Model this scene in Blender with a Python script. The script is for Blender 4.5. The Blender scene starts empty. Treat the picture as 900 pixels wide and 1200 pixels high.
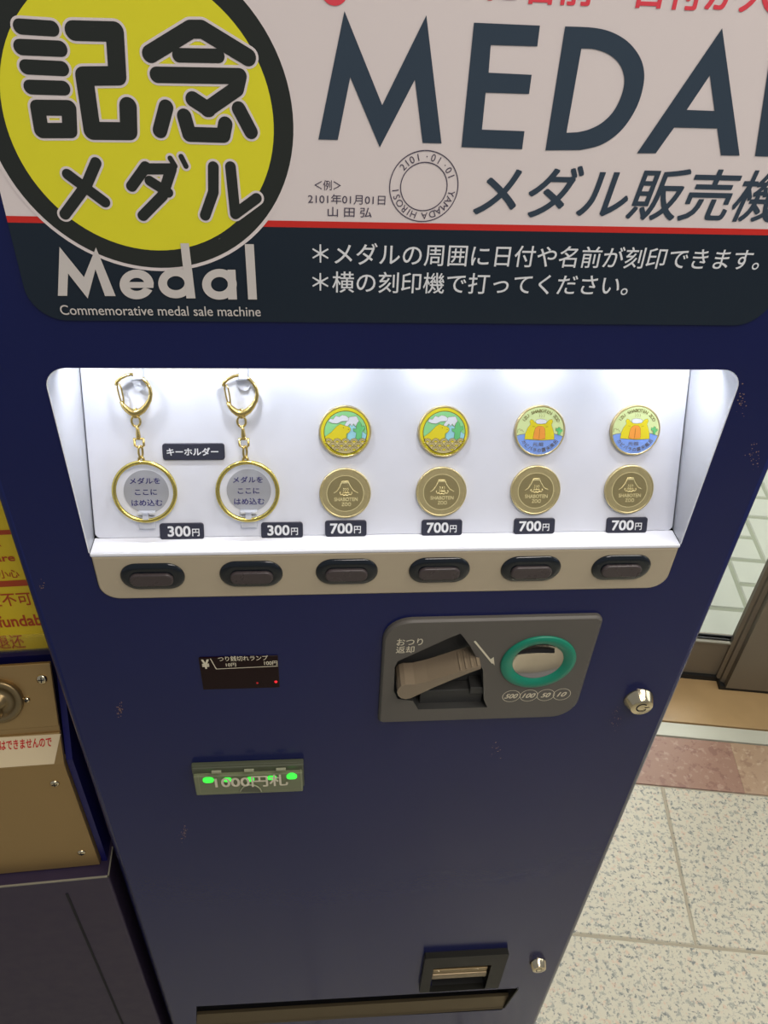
import bpy, bmesh, math, random
from mathutils import Vector, Matrix
from mathutils.geometry import tessellate_polygon
sc = bpy.context.scene
COL = sc.collection
rad = math.radians
random.seed(4)

# ------------------------------------------------------------------ camera
FPX = 940.9
def cam_axes(p, y, r):
    cp, sp, cy, sy, cr, sr = math.cos(p), math.sin(p), math.cos(y), math.sin(y), math.cos(r), math.sin(r)
    f = Vector((sy*cp, cy*cp, -sp)); rt = Vector((cy, -sy, 0)); up = rt.cross(f)
    return cr*rt + sr*up, -sr*rt + cr*up, f
RT, UP, FW = cam_axes(rad(38.785), rad(5.9497), rad(3.0629))
EYE = Vector((0, -0.42, 1.45))
cam = bpy.data.cameras.new('camera'); camo = bpy.data.objects.new('camera', cam); COL.objects.link(camo)
camo.matrix_world = Matrix(((RT.x, UP.x, -FW.x, EYE.x), (RT.y, UP.y, -FW.y, EYE.y), (RT.z, UP.z, -FW.z, EYE.z), (0, 0, 0, 1)))
cam.sensor_fit = 'AUTO'; cam.sensor_width = 36.0; cam.lens = FPX*36.0/1200.0
cam.clip_start = 0.02; cam.clip_end = 60
sc.camera = camo

# ------------------------------------------------------------------ light and exposure
sc.view_settings.view_transform = 'Standard'; sc.view_settings.look = 'None'
sc.view_settings.exposure = 0.0; sc.view_settings.gamma = 1.0; sc.view_settings.use_curve_mapping = False
w = bpy.data.worlds.new('world'); sc.world = w; w.use_nodes = True
bg = w.node_tree.nodes['Background']; bg.inputs[0].default_value = (0.9, 0.93, 1.0, 1); bg.inputs[1].default_value = 0.28
def area(name, loc, target, size, power, col, spread=180, sizey=None):
    l = bpy.data.lights.new(name, 'AREA'); l.energy = power; l.color = col; l.size = size
    if sizey: l.shape = 'RECTANGLE'; l.size_y = sizey
    l.spread = rad(spread)
    o = bpy.data.objects.new(name, l); COL.objects.link(o); o.location = loc
    o.rotation_euler = (Vector(target) - Vector(loc)).to_track_quat('-Z', 'Y').to_euler()
    return o
area('ceiling_lamp_over_sign', (0.35, -1.1, 2.7), (0.1, 0, 1.35), 0.7, 18.5, (1.0, 0.90, 0.84))
area('ceiling_lamp_over_floor', (1.1, -0.3, 2.7), (0.9, -0.1, 0), 0.9, 11, (1.0, 0.95, 0.84), 120)
area('daylight_outside_door', (1.6, 2.6, 2.8), (1.0, 1.2, 0), 2.0, 80, (1.0, 0.98, 0.95))
area('daylight_through_door', (2.4, 0.0, 1.9), (0.45, 0.1, 0.2), 1.2, 9, (0.95, 1.0, 0.98))

# ------------------------------------------------------------------ pixel of the photograph -> point on a plane of the place
def at(u, v, p, n):
    d = (u-450)*RT + (600-v)*UP + FPX*FW
    t = (Vector(p)-EYE).dot(n)/d.dot(n)
    return EYE + t*d
class Frame:
    """a surface: local x right, local z up, local -y out of it"""
    def __init__(s, loc, rot): s.loc = Vector(loc); s.rot = Matrix(rot); s.inv = s.rot.inverted(); s.m = Matrix.Translation(s.loc) @ s.rot.to_4x4()
    def px(s, u, v, y=0.0):
        n = s.rot @ Vector((0, 1, 0)); p = s.loc + s.rot @ Vector((0, y, 0))
        q = s.inv @ (at(u, v, p, n) - s.loc)
        return (q.x, q.z)
    def box(s, u0, v0, u1, v1, y=0.0):
        um, vm = (u0+u1)/2, (v0+v1)/2
        return (s.px(u0, vm, y)[0], s.px(u1, vm, y)[0], s.px(um, v1, y)[1], s.px(um, v0, y)[1])
I3 = Matrix.Identity(3)
FACE = Frame((0, 0, 0), I3)
TILT = rad(23.5); PZ = 1.0770; PY = 0.0137
PANEL = Frame((0.052, PY, PZ), Matrix.Rotation(-TILT, 3, 'X'))
NROT = Matrix.Rotation(rad(3.0), 3, 'Z')
NLOW = Frame((-0.2225, 0.014, 0), NROT)

# ------------------------------------------------------------------ materials
def lin(c): return tuple((x/255/12.92 if x <= 10 else ((x/255+0.055)/1.055)**2.4) for x in c)
def mat(name, c, rough=0.5, metal=0.0, emit=None, es=1.0, alpha=None, trans=0.0, var=0.0, vscale=60, coat=0.0, bump=0.0, bscale=300, spec=0.5, ior=1.45):
    m = bpy.data.materials.new(name); m.use_nodes = True; nt = m.node_tree; b = nt.nodes['Principled BSDF']
    b.inputs['Base Color'].default_value = (*lin(c), 1); b.inputs['Roughness'].default_value = rough
    b.inputs['Metallic'].default_value = metal; b.inputs['IOR'].default_value = ior
    b.inputs['Specular IOR Level'].default_value = spec
    b.inputs['Transmission Weight'].default_value = trans; b.inputs['Coat Weight'].default_value = coat
    if emit: b.inputs['Emission Color'].default_value = (*lin(emit), 1); b.inputs['Emission Strength'].default_value = es
    if alpha is not None: b.inputs['Alpha'].default_value = alpha
    tc = nt.nodes.new('ShaderNodeTexCoord')
    nz = nt.nodes.new('ShaderNodeTexNoise'); nz.inputs['Scale'].default_value = vscale; nz.inputs['Detail'].default_value = 4
    nt.links.new(tc.outputs['Object'], nz.inputs['Vector'])
    mr = nt.nodes.new('ShaderNodeMapRange'); mr.inputs['To Min'].default_value = max(0, rough-0.05-var*0.4); mr.inputs['To Max'].default_value = min(1, rough+0.05+var*0.4)
    nt.links.new(nz.outputs['Fac'], mr.inputs['Value']); nt.links.new(mr.outputs['Result'], b.inputs['Roughness'])
    if var > 0:
        mx = nt.nodes.new('ShaderNodeMix'); mx.data_type = 'RGBA'
        l = lin(c); mx.inputs['A'].default_value = (*[x*(1-var) for x in l], 1); mx.inputs['B'].default_value = (*[min(1, x*(1+var)) for x in l], 1)
        nt.links.new(nz.outputs['Fac'], mx.inputs['Factor']); nt.links.new(mx.outputs['Result'], b.inputs['Base Color'])
    if bump > 0:
        n2 = nt.nodes.new('ShaderNodeTexNoise'); n2.inputs['Scale'].default_value = bscale; nt.links.new(tc.outputs['Object'], n2.inputs['Vector'])
        bp = nt.nodes.new('ShaderNodeBump'); bp.inputs['Strength'].default_value = bump; bp.inputs['Distance'].default_value = 0.001
        nt.links.new(n2.outputs['Fac'], bp.inputs['Height']); nt.links.new(bp.outputs['Normal'], b.inputs['Normal'])
    return m
def granite(name, base, spots, scale, amount):
    m = bpy.data.materials.new(name); m.use_nodes = True; nt = m.node_tree; b = nt.nodes['Principled BSDF']
    b.inputs['Roughness'].default_value = 0.45
    tc = nt.nodes.new('ShaderNodeTexCoord'); cur = None
    n0 = nt.nodes.new('ShaderNodeTexNoise'); n0.inputs['Scale'].default_value = 4.0; n0.inputs['Detail'].default_value = 3
    nt.links.new(tc.outputs['Object'], n0.inputs['Vector'])
    mx = nt.nodes.new('ShaderNodeMix'); mx.data_type = 'RGBA'
    l = lin(base); mx.inputs['A'].default_value = (*[x*0.88 for x in l], 1); mx.inputs['B'].default_value = (*[min(1, x*1.12) for x in l], 1)
    nt.links.new(n0.outputs['Fac'], mx.inputs['Factor']); cur = mx.outputs['Result']
    for k, c in enumerate(spots):
        mp = nt.nodes.new('ShaderNodeMapping'); mp.inputs['Location'].default_value = (3.1*k, 1.7*k, 0); nt.links.new(tc.outputs['Object'], mp.inputs['Vector'])
        nz = nt.nodes.new('ShaderNodeTexNoise'); nz.inputs['Scale'].default_value = scale*(1+0.35*k); nz.inputs['Detail'].default_value = 3; nz.inputs['Roughness'].default_value = 0.65
        nt.links.new(mp.outputs['Vector'], nz.inputs['Vector'])
        rp = nt.nodes.new('ShaderNodeValToRGB'); rp.color_ramp.elements[0].position = amount[k]; rp.color_ramp.elements[0].color = (0, 0, 0, 1)
        rp.color_ramp.elements[1].position = amount[k]+0.08; rp.color_ramp.elements[1].color = (1, 1, 1, 1)
        nt.links.new(nz.outputs['Fac'], rp.inputs['Fac'])
        m2 = nt.nodes.new('ShaderNodeMix'); m2.data_type = 'RGBA'; nt.links.new(rp.outputs['Color'], m2.inputs['Factor'])
        nt.links.new(cur, m2.inputs['A']); m2.inputs['B'].default_value = (*lin(c), 1); cur = m2.outputs['Result']
    nt.links.new(cur, b.inputs['Base Color'])
    return m
M = {}
M['navy'] = mat('navy_paint', (22, 29, 76), 0.2, var=0.08, vscale=6, bump=0.04, bscale=500, spec=0.32)
M['navy_dark'] = mat('navy_side_paint', (20, 20, 66), 0.35)
M['nbody'] = mat('dark_blue_grey_paint', (46, 36, 58), 0.5, var=0.08, bump=0.05, bscale=900)
M['nside'] = mat('blue_side_paint', (12, 12, 84), 0.45)
M['white'] = mat('white_print', (224, 214, 211), 0.3, var=0.02, vscale=8)
M['band'] = mat('slate_print', (24, 36, 48), 0.22, var=0.05, vscale=8)
M['ink'] = mat('slate_ink', (52, 66, 80), 0.3)
M['black'] = mat('black_ink', (38, 42, 38), 0.35)
M['red'] = mat('red_print', (206, 44, 36), 0.35)
M['redink'] = mat('red_ink', (226, 72, 84), 0.35)
M['yellow'] = mat('yellow_print', (226, 220, 44), 0.35, var=0.02)
M['grey_ink'] = mat('pale_grey_ink', (206, 200, 194), 0.4)
M['thin_ink'] = mat('violet_grey_ink', (74, 66, 84), 0.4)
M['wink'] = mat('white_ink', (222, 224, 226), 0.45)
M['liner'] = mat('white_case_plastic', (234, 236, 243), 0.32)
M['panel'] = mat('white_panel_plastic', (214, 217, 226), 0.38, var=0.02)
M['gap'] = mat('dark_gap', (18, 18, 22), 0.8)
M['beige'] = mat('beige_strip_plastic', (176, 163, 138), 0.38, var=0.03)
M['label'] = mat('charcoal_label', (48, 50, 64), 0.4)
M['btn'] = mat('black_gloss_plastic', (12, 20, 28), 0.15, coat=0.3)
M['key'] = mat('smoky_button_plastic', (66, 58, 58), 0.28)
M['gold'] = mat('gold_metal', (216, 200, 148), 0.42, 1.0, var=0.05, vscale=400)
M['gold_ring'] = mat('polished_gold', (222, 202, 112), 0.24, 1.0)
M['gold_dark'] = mat('mirror_gold_field', (206, 188, 134), 0.34, 1.0)  # gold darkened a little to stand for the dark reflection in the field
M['gold_hi'] = mat('raised_gold', (244, 230, 170), 0.3, 0.45)
M['pale_gold'] = mat('pale_gold_link', (212, 188, 118), 0.25, 1.0)
M['clip'] = mat('clear_white_plastic', (226, 230, 240), 0.25, trans=0.25)
M['sticker'] = mat('grey_sticker', (160, 163, 170), 0.5)
M['indigo'] = mat('indigo_ink', (52, 48, 112), 0.5)
M['e_yel'] = mat('yellow_enamel', (214, 200, 44), 0.25)
M['e_grn'] = mat('green_enamel', (140, 206, 140), 0.25)
M['e_cac'] = mat('cactus_green_enamel', (104, 190, 120), 0.25)
M['e_sky'] = mat('pale_blue_enamel', (150, 206, 218), 0.25)
M['e_wht'] = mat('white_enamel', (214, 218, 224), 0.25)
M['e_lime'] = mat('pale_lime_enamel', (206, 220, 158), 0.25)
M['e_blue'] = mat('sea_blue_enamel', (126, 158, 224), 0.25)
M['e_orng'] = mat('orange_enamel', (226, 150, 66), 0.25)
M['e_line'] = mat('gold_outline', (116, 96, 38), 0.3, 0.5)
M['taupe'] = mat('taupe_plastic', (88, 84, 78), 0.45, bump=0.08, bscale=1500, var=0.04)
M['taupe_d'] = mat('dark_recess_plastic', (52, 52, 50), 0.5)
M['lever'] = mat('brown_grey_lever', (128, 114, 94), 0.42, bump=0.05, bscale=1500)
M['green'] = mat('green_ring_plastic', (16, 122, 96), 0.35)
M['steel'] = mat('bright_steel', (200, 190, 176), 0.2, 1.0)
M['chrome'] = mat('chrome', (214, 200, 168), 0.14, 1.0)
M['smoke'] = mat('smoked_red_plastic', (26, 5, 8), 0.15, spec=0.2)
M['cream_ink'] = mat('cream_ink', (214, 206, 180), 0.5)
M['redled'] = mat('red_lamp', (120, 10, 14), 0.3, emit=(255, 30, 40), es=1.6)
M['reddim'] = mat('dim_red_lamp', (110, 14, 18), 0.3, emit=(200, 20, 24), es=0.5)
M['gled'] = mat('green_lamp', (40, 160, 50), 0.3, emit=(60, 255, 70), es=1.1)
M['bill'] = mat('olive_smoked_plastic', (112, 118, 88), 0.3)
M['bill_d'] = mat('dark_olive_plastic', (78, 82, 64), 0.35)
M['bill_l'] = mat('clear_edge_plastic', (150, 152, 124), 0.25)
M['bronze'] = mat('bronze_metal', (100, 88, 66), 0.38, 0.7)
M['blackm'] = mat('black_moulding', (20, 19, 14), 0.45, spec=0.25)
M['cup_d'] = mat('dark_cavity', (20, 20, 18), 0.6)
M['tan_lip'] = mat('tan_metal_lip', (132, 116, 88), 0.35, 0.4)
M['plate'] = mat('brown_brushed_plate', (164, 136, 88), 0.45, 0.6, var=0.04, vscale=25)
M['dial'] = mat('dull_bronze_dial', (136, 118, 84), 0.36, 0.8)
M['paper'] = mat('cream_label_paper', (214, 196, 158), 0.5)
M['redpen'] = mat('crimson_print', (190, 34, 34), 0.5)
M['nyel'] = mat('warning_yellow', (214, 186, 34), 0.4)
M['nred'] = mat('warning_red', (170, 62, 24), 0.45)
M['clear'] = mat('clear_tape', (230, 234, 220), 0.12, trans=0.9, alpha=0.35)
M['pale_edge'] = mat('pale_edge_strip', (132, 128, 112), 0.5)  # paler tone for the door rail and pedestal edges
M['granite'] = granite('speckled_granite', (202, 196, 174), [(204, 182, 158), (160, 160, 148), (122, 126, 122)], 74, [0.57, 0.535, 0.56])
M['pink'] = granite('pink_granite', (156, 122, 103), [(140, 104, 90), (172, 142, 122)], 46, [0.54, 0.57])
M['tan'] = granite('tan_granite', (174, 146, 118), [(158, 128, 104), (190, 166, 138)], 46, [0.54, 0.57])
M['grout'] = mat('grout', (168, 160, 140), 0.9)
M['pale_stone'] = mat('pale_threshold_stone', (198, 198, 180), 0.4, var=0.05, vscale=10)
M['sill'] = mat('beige_threshold_stone', (172, 142, 98), 0.4, var=0.16, vscale=14)
M['dframe'] = mat('bronze_door_frame', (122, 114, 99), 0.4, 0.4, var=0.04, vscale=20)
M['rubber'] = mat('black_gasket', (24, 24, 22), 0.6)
M['glass'] = mat('door_glass', (250, 254, 252), 0.0, trans=1.0, ior=1.02)
M['paver'] = mat('pale_paver', (206, 208, 192), 0.8, var=0.07, vscale=16, bump=0.2, bscale=250)
M['pjoint'] = mat('paver_joint', (164, 168, 146), 0.9)
M['scuff'] = mat('worn_paint_fleck', (150, 118, 92), 0.6)
M['wall'] = mat('plain_wall_paint', (150, 142, 128), 0.8, var=0.04, vscale=5)

# ------------------------------------------------------------------ mesh helpers
class B:
    def __init__(s, f=None): s.v = []; s.f = []; s.mi = []; s.ms = []; s.cur = 0; s.sm = []; s.k = 0
    def m(s, key):
        if key not in s.ms: s.ms.append(key)
        s.cur = s.ms.index(key); return s
    def face(s, idx, smooth=False): s.f.append(idx); s.mi.append(s.cur); s.sm.append(smooth)
    def ring(s, pts): n = len(s.v); s.v += [tuple(p) for p in pts]; return list(range(n, n+len(pts)))
    def bridge(s, a, b, closed=True, smooth=False):
        n = len(a)
        for i in range(n if closed else n-1): s.face([a[i], a[(i+1) % n], b[(i+1) % n], b[i]], smooth)
    def flat(s, loops, y=0.0):
        """polygon (outer loop first, then holes) facing out (-y)"""
        if not isinstance(loops[0][0], (tuple, list)): loops = [loops]
        tri = tessellate_polygon([[Vector((p[0], p[1], 0)) for p in L] for L in loops])
        s.k += 1; y -= 2.5e-6*s.k            # later shapes lie a hair above earlier ones
        pts = [p for L in loops for p in L]; base = len(s.v); s.v += [(p[0], y, p[1]) for p in pts]
        for t in tri:
            a, b, c = [pts[i] for i in t]
            ar = (b[0]-a[0])*(c[1]-a[1])-(b[1]-a[1])*(c[0]-a[0])
            if abs(ar) < 1e-14: continue
            s.face([base+i for i in (t if ar > 0 else (t[0], t[2], t[1]))])
        return s
    def slab(s, loops, y0, y1, back=False):
        """y0 front (smaller y), y1 back, with side walls"""
        if not isinstance(loops[0][0], (tuple, list)): loops = [loops]
        s.flat(loops, y0)
        for k, L in enumerate(loops):
            a = s.ring([(p[0], y0, p[1]) for p in L]); b = s.ring([(p[0], y1, p[1]) for p in L])
            s.bridge(a, b)
        if back: s.flat(loops, y1)
        return s
    def rslab(s, x0, x1, z0, z1, r, yf, yb, ch=0.001, n=6):
        """rounded slab with chamfered front edge"""
        L0 = rrect(x0, x1, z0, z1, r, n); r2 = [max(0.0002, q-ch) for q in (r if isinstance(r, (tuple, list)) else [r]*4)]
        L1 = rrect(x0+ch, x1-ch, z0+ch, z1-ch, r2, n); L2 = rrect(x0+ch*.3, x1-ch*.3, z0+ch*.3, z1-ch*.3, [max(.0002, q-ch*.3) for q in (r if isinstance(r, (tuple, list)) else [r]*4)], n)
        s.flat(L1, yf)
        a = s.ring([(p[0], yf, p[1]) for p in L1]); c = s.ring([(p[0], yf+ch*.3, p[1]) for p in L2]); b = s.ring([(p[0], yf+ch, p[1]) for p in L0]); d = s.ring([(p[0], yb, p[1]) for p in L0])
        s.bridge(a, c, smooth=True); s.bridge(c, b, smooth=True); s.bridge(b, d); s.flat(L0, yb)
        return s
    def lathe(s, prof, cx=0, cz=0, n=48, smooth=True):
        """prof: (r, y) from the outside back to the centre front; axis along y"""
        rings = []
        for r, y in prof:
            if r < 1e-6: rings.append(s.ring([(cx, y, cz)]))
            else: rings.append(s.ring([(cx+r*math.cos(2*math.pi*i/n), y, cz+r*math.sin(2*math.pi*i/n)) for i in range(n)]))
        for a, b in zip(rings, rings[1:]):
            if len(b) == 1:
                for i in range(n): s.face([a[i], a[(i+1) % n], b[0]], smooth)
            elif len(a) == 1:
                for i in range(n): s.face([a[0], b[(i+1) % n], b[i]], smooth)
            else: s.bridge(a, b, smooth=smooth)
        return s
    def tube(s, pts, r, n=10, closed=False):
        P = [Vector(p) for p in pts]; N = len(P); R = r if isinstance(r, (list, tuple)) else [r]*N; rings = []
        u = None
        for i in range(N):
            t = (P[(i+1) % N]-P[i-1]) if closed else (P[min(i+1, N-1)]-P[max(i-1, 0)])
            t.normalize()
            if u is None: u = t.orthogonal().normalized()
            u = (u - t*u.dot(t)).normalized(); q = t.cross(u)
            rings.append(s.ring([P[i]+R[i]*(math.cos(2*math.pi*k/n)*u+math.sin(2*math.pi*k/n)*q) for k in range(n)]))
        for i in range(N if closed else N-1): s.bridge(rings[i], rings[(i+1) % N], smooth=True)
        if not closed: s.face(rings[0][::-1]); s.face(rings[-1])
        return s
    def box(s, x0, x1, y0, y1, z0, z1, b=0.0):
        if b > 0:
            bm = bmesh.new(); bmesh.ops.create_cube(bm, size=1)
            for v in bm.verts: v.co = Vector(((x0+x1)/2+v.co.x*(x1-x0), (y0+y1)/2+v.co.y*(y1-y0), (z0+z1)/2+v.co.z*(z1-z0)))
            bmesh.ops.bevel(bm, geom=bm.edges[:], offset=b, segments=2, affect='EDGES', profile=0.5)
            s.bm(bm); bm.free(); return s
        a = s.ring([(x0, y0, z0), (x1, y0, z0), (x1, y0, z1), (x0, y0, z1)]); c = s.ring([(x0, y1, z0), (x1, y1, z0), (x1, y1, z1), (x0, y1, z1)])
        s.face(a); s.face(c[::-1]); s.bridge(c, a)
        return s
    def bm(s, bm):
        bm.verts.index_update(); base = len(s.v); s.v += [tuple(v.co) for v in bm.verts]
        for f in bm.faces: s.face([base+v.index for v in f.verts])
    def stroke(s, pts, wd, y=0.0, closed=False, n=10):
        """flat line with round ends and joints"""
        pts = list(pts); seg = list(zip(pts, pts[1:])) + ([(pts[-1], pts[0])] if closed else [])
        for a, b in seg:
            t = math.atan2(b[1]-a[1], b[0]-a[0])
            s.flat([(b[0]+wd/2*math.cos(t+math.pi*(k/n-.5)), b[1]+wd/2*math.sin(t+math.pi*(k/n-.5))) for k in range(n+1)] +
                   [(a[0]+wd/2*math.cos(t+math.pi*(k/n+.5)), a[1]+wd/2*math.sin(t+math.pi*(k/n+.5))) for k in range(n+1)], y)
        return s
    def text(s, body, bb, y=0.0, bold=0.0, italic=0.0, thick=0.0):
        (ax, bx, az, bz), vs, fs = text_mesh(body, 0.0, italic); x0, x1, z0, z1 = bb
        ax -= bold; bx += bold; az -= bold; bz += bold; kx, kz = (x1-x0)/(bx-ax), (z1-z0)/(bz-az)
        sh = [(0, 0)] if bold <= 0 else [(-bold, -bold), (bold, -bold), (-bold, bold), (bold, bold)] + ([(0, 0)] if bold > .015 else [])
        for dx, dz in sh:                       # bold face: the same outline struck again, slightly shifted
            s.k += 1; base = len(s.v)
            for (X, Z) in vs: s.v.append((x0+(X+dx-ax)*kx, y-2.5e-6*s.k, z0+(Z+dz-az)*kz))
            for f in fs: s.face([base+i for i in f])
        return s
    def glyph(s, ch, x, z, h, ang, y=0.0, bold=0.0):
        """one character, cap height h, centred on x z, turned by ang"""
        (ax, bx, az, bz), vs, fs = text_mesh(ch, bold, 0); k = h/0.73; c, n = math.cos(ang), math.sin(ang); base = len(s.v)
        for (X, Z) in vs:
            X = (X-(ax+bx)/2)*k; Z = (Z-0.365)*k
            s.v.append((x+X*c-Z*n, y, z+X*n+Z*c))
        for f in fs: s.face([base+i for i in f])
        return s
    def arc_text(s, body, cx, cz, r, a0, a1, h, inward=False, y=0.0, bold=0.0):
        """characters spread from angle a0 to a1 (degrees, clockwise positive from the top)"""
        n = len(body)
        for i, ch in enumerate(body):
            if ch == ' ': continue
            a = rad(a0+(a1-a0)*(i/(n-1)))
            x, z = cx+r*math.sin(a), cz+r*math.cos(a)
            s.glyph(ch, x, z, h, (-a if not inward else math.pi-a), y, bold)
        return s
    def build(s, name, parent=None, matrix=None, label=None):
        me = bpy.data.meshes.new(name); me.from_pydata(s.v, [], s.f)
        for k in s.ms: me.materials.append(M[k])
        me.polygons.foreach_set('material_index', s.mi); me.polygons.foreach_set('use_smooth', s.sm); me.update()
        o = bpy.data.objects.new(name, me); COL.objects.link(o)
        if parent is not None: o.parent = parent
        if matrix is not None: o.matrix_local = matrix
        if label: o['label'] = label
        return o
_tc = {}
def text_mesh(body, bold, italic):
    k = (body, bold, italic)
    if k in _tc: return _tc[k]
    c = bpy.data.curves.new('tmp', 'FONT'); c.body = body; c.offset = bold; c.shear = italic; c.resolution_u = 4
    o = bpy.data.objects.new('tmp', c); COL.objects.link(o); dg = bpy.context.evaluated_depsgraph_get()
    me = bpy.data.meshes.new_from_object(o.evaluated_get(dg)); vs = [(v.co.x, v.co.y) for v in me.vertices]; fs = []
    for p in me.polygons:
        q = list(p.vertices); ar = sum(vs[q[i-1]][0]*vs[q[i]][1]-vs[q[i]][0]*vs[q[i-1]][1] for i in range(len(q)))
        fs.append(q if ar > 0 else q[::-1])
    bpy.data.objects.remove(o); bpy.data.curves.remove(c); bpy.data.meshes.remove(me)
    xs = [v[0] for v in vs]; zs = [v[1] for v in vs]
    _tc[k] = ((min(xs), max(xs), min(zs), max(zs)), vs, fs); return _tc[k]
def rrect(x0, x1, z0, z1, r, n=6):
    """counter-clockwise; r = one radius or (bl, br, tr, tl)"""
    rs = r if isinstance(r, (tuple, list)) else (r, r, r, r); out = []
    for (cx, cz, q, a) in ((x0, z0, rs[0], 180), (x1, z0, rs[1], 270), (x1, z1, rs[2], 0), (x0, z1, rs[3], 90)):
        sx = 1 if cx == x0 else -1; sz = 1 if cz == z0 else -1; px, pz = cx+sx*q, cz+sz*q
        for i in range(n+1):
            t = rad(a+90*i/n); out.append((px+q*math.cos(t), pz+q*math.sin(t)))
    return out
def circ(cx, cz, r, n=64, rz=None): return [(cx+r*math.cos(2*math.pi*i/n), cz+(rz or r)*math.sin(2*math.pi*i/n)) for i in range(n)]
def annulus(b, cx, cz, r0, r1, y, n=64): b.flat([circ(cx, cz, r1, n), circ(cx, cz, r0, n)], y)
def empty(name, label, cat, loc=(0, 0, 0), rot=None, group=None):
    o = bpy.data.objects.new(name, None); COL.objects.link(o); o.empty_display_size = 0.05
    o.matrix_world = Matrix.Translation(Vector(loc)) @ (rot.to_4x4() if rot else Matrix.Identity(4))
    o['label'] = label; o['category'] = cat
    if group: o['group'] = group
    return o
def struct(o, label=None):
    o['kind'] = 'structure'
    if label: o['label'] = label
    return o
def kids(o): return [c for c in COL.objects if c.parent == o]
def copy_tree(o, parent=None):
    c = o.copy(); COL.objects.link(c)
    if parent is not None: c.parent = parent
    for ch in kids(o): copy_tree(ch, c)
    return c

# ------------------------------------------------------------------ the setting
GA = rad(-8.5); GR = Matrix.Rotation(GA, 4, 'Z')
def tiles(b, key, s0, s1, q0, q1, gap, top, ch=0.002):
    x0, x1, y0, y1 = s0+gap/2, s1-gap/2, q0+gap/2, q1-gap/2
    b.m(key)
    a = b.ring([(x0+ch, y0+ch, top), (x1-ch, y0+ch, top), (x1-ch, y1-ch, top), (x0+ch, y1-ch, top)])
    c = b.ring([(x0, y0, top-ch), (x1, y0, top-ch), (x1, y1, top-ch), (x0, y1, top-ch)])
    b.face(a); b.bridge(c, a)
b = B(); b.m('grout'); b.face(b.ring([(-3, -3.2, -0.002), (4, -3.2, -0.002), (4, 0.565, -0.002), (-3, 0.565, -0.002)]))
TD, TW = 0.316, 0.62
row = 0; q = 0.565
while q > -3:
    s = 0.62 - 6*TW + (0 if row % 2 == 0 else TW*0.36)
    while s < 3.6: tiles(b, 'granite', s, s+TW, q-TD, q, 0.005, 0.0); s += TW
    q -= TD; row += 1
o = b.build('floor', None, GR); struct(o, 'pale speckled granite floor tiles')
def strip(name, key, q0, q1, label, top=0.0, cuts=()):
    b = B(); xs = [-3]+list(cuts)+[4]
    for x0, x1 in zip(xs, xs[1:]):
        b.m('tan' if key == 'pink' and x0 in (0.79, -0.6) else key); b.box(x0+0.001*(x0 != 0.79), x1-0.001*(x1 != 0.79), q0+0.0015, q1-0.0015, -0.02, top, 0.0008)
    o = b.build(name, None, GR); struct(o, label); return o
strip('trim_1', 'pink', 0.565, 0.690, 'reddish brown granite band before the door', 0.0, (-0.6, 0.2, 0.79, 1.6))
strip('trim_2', 'pale_stone', 0.690, 0.728, 'pale stone strip before the door', 0.002)
strip('trim_3', 'sill', 0.728, 0.93, 'beige stone threshold under the door', 0.004)
# sliding door: fixed leaf behind, near leaf's stile to the right
b = B(); b.m('dframe')
b.box(-0.2, 2.4, 0.862, 0.885, 0.018, 0.122, 0.002)
b.box(-0.2, 2.4, 0.858, 0.889, 0.122, 0.129, 0.002)
b.m('pale_edge'); b.box(-0.2, 2.4, 0.857, 0.866, 0.126, 0.1305, 0.001); b.m('rubber'); b.box(-0.2, 2.4, 0.866, 0.881, 0.129, 0.133); b.box(-0.2, 2.4, 0.856, 0.90, 0.0, 0.018)
b.m('dframe'); b.box(-0.2, 2.4, 0.85, 0.93, 2.2, 2.32, 0.004); b.box(-0.2, -0.12, 0.85, 0.93, 0.0, 2.2, 0.004); b.box(2.32, 2.4, 0.85, 0.93, 0.0, 2.2, 0.004)
door = b.build('door_1', None, GR); struct(door, 'bronze framed glass sliding door')
b = B(); b.m('dframe')
# near stile with a stepped left edge
prof = [(0.811, 0.828), (0.960, 0.828), (0.960, 0.868), (0.796, 0.868), (0.796, 0.857), (0.803, 0.853), (0.803, 0.846), (0.811, 0.842)]
a = b.ring([(p[0], p[1], 0.016) for p in prof]); c = b.ring([(p[0], p[1], 2.2) for p in prof]); b.bridge(a, c); b.face(c); b.face(a[::-1])
b.m('rubber'); b.box(0.80, 0.960, 0.832, 0.866, 0.004, 0.016)
o = b.build('door_stile', door)
b = B(); b.m('glass'); b.box(-0.12, 2.32, 0.871, 0.877, 0.133, 2.2); b.build('door_glass', door)
# paving outside: one herringbone surface
b = B(); b.m('pjoint'); b.face(b.ring([(-1.5, 0.93, -0.003), (4, 0.93, -0.003), (4, 4.2, -0.003), (-1.5, 4.2, -0.003)]))
W = 0.1; ox, oy = 0.942, 1.206
for i in range(-40, 45):
    for j in range(-20, 25):
        hx, hy = ox+(i+2*j)*W, oy+(-i+2*j)*W
        for (x0, x1, y0, y1) in ((hx, hx+2*W, hy, hy+W), (hx-W, hx, hy-W, hy+W)):
            if x0 < -1.4 or x1 > 3.9 or y0 < 0.93 or y1 > 4.1: continue
            tiles(b, 'paver', x0, x1, y0, y1, 0.011, 0.0, 0.003)
o = b.build('paving', None, GR); struct(o, 'pale grey paving blocks outside the glass door')
b = B(); b.m('wall'); b.box(-3, -0.2, 0.85, 0.97, -0.02, 2.8); b.box(-0.2, 2.4, 0.85, 0.97, 2.32, 2.8); b.box(2.4, 4, 0.85, 0.97, -0.02, 2.8)
o = b.build('wall_back', None, GR); struct(o, 'plain wall around the glass door')

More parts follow.
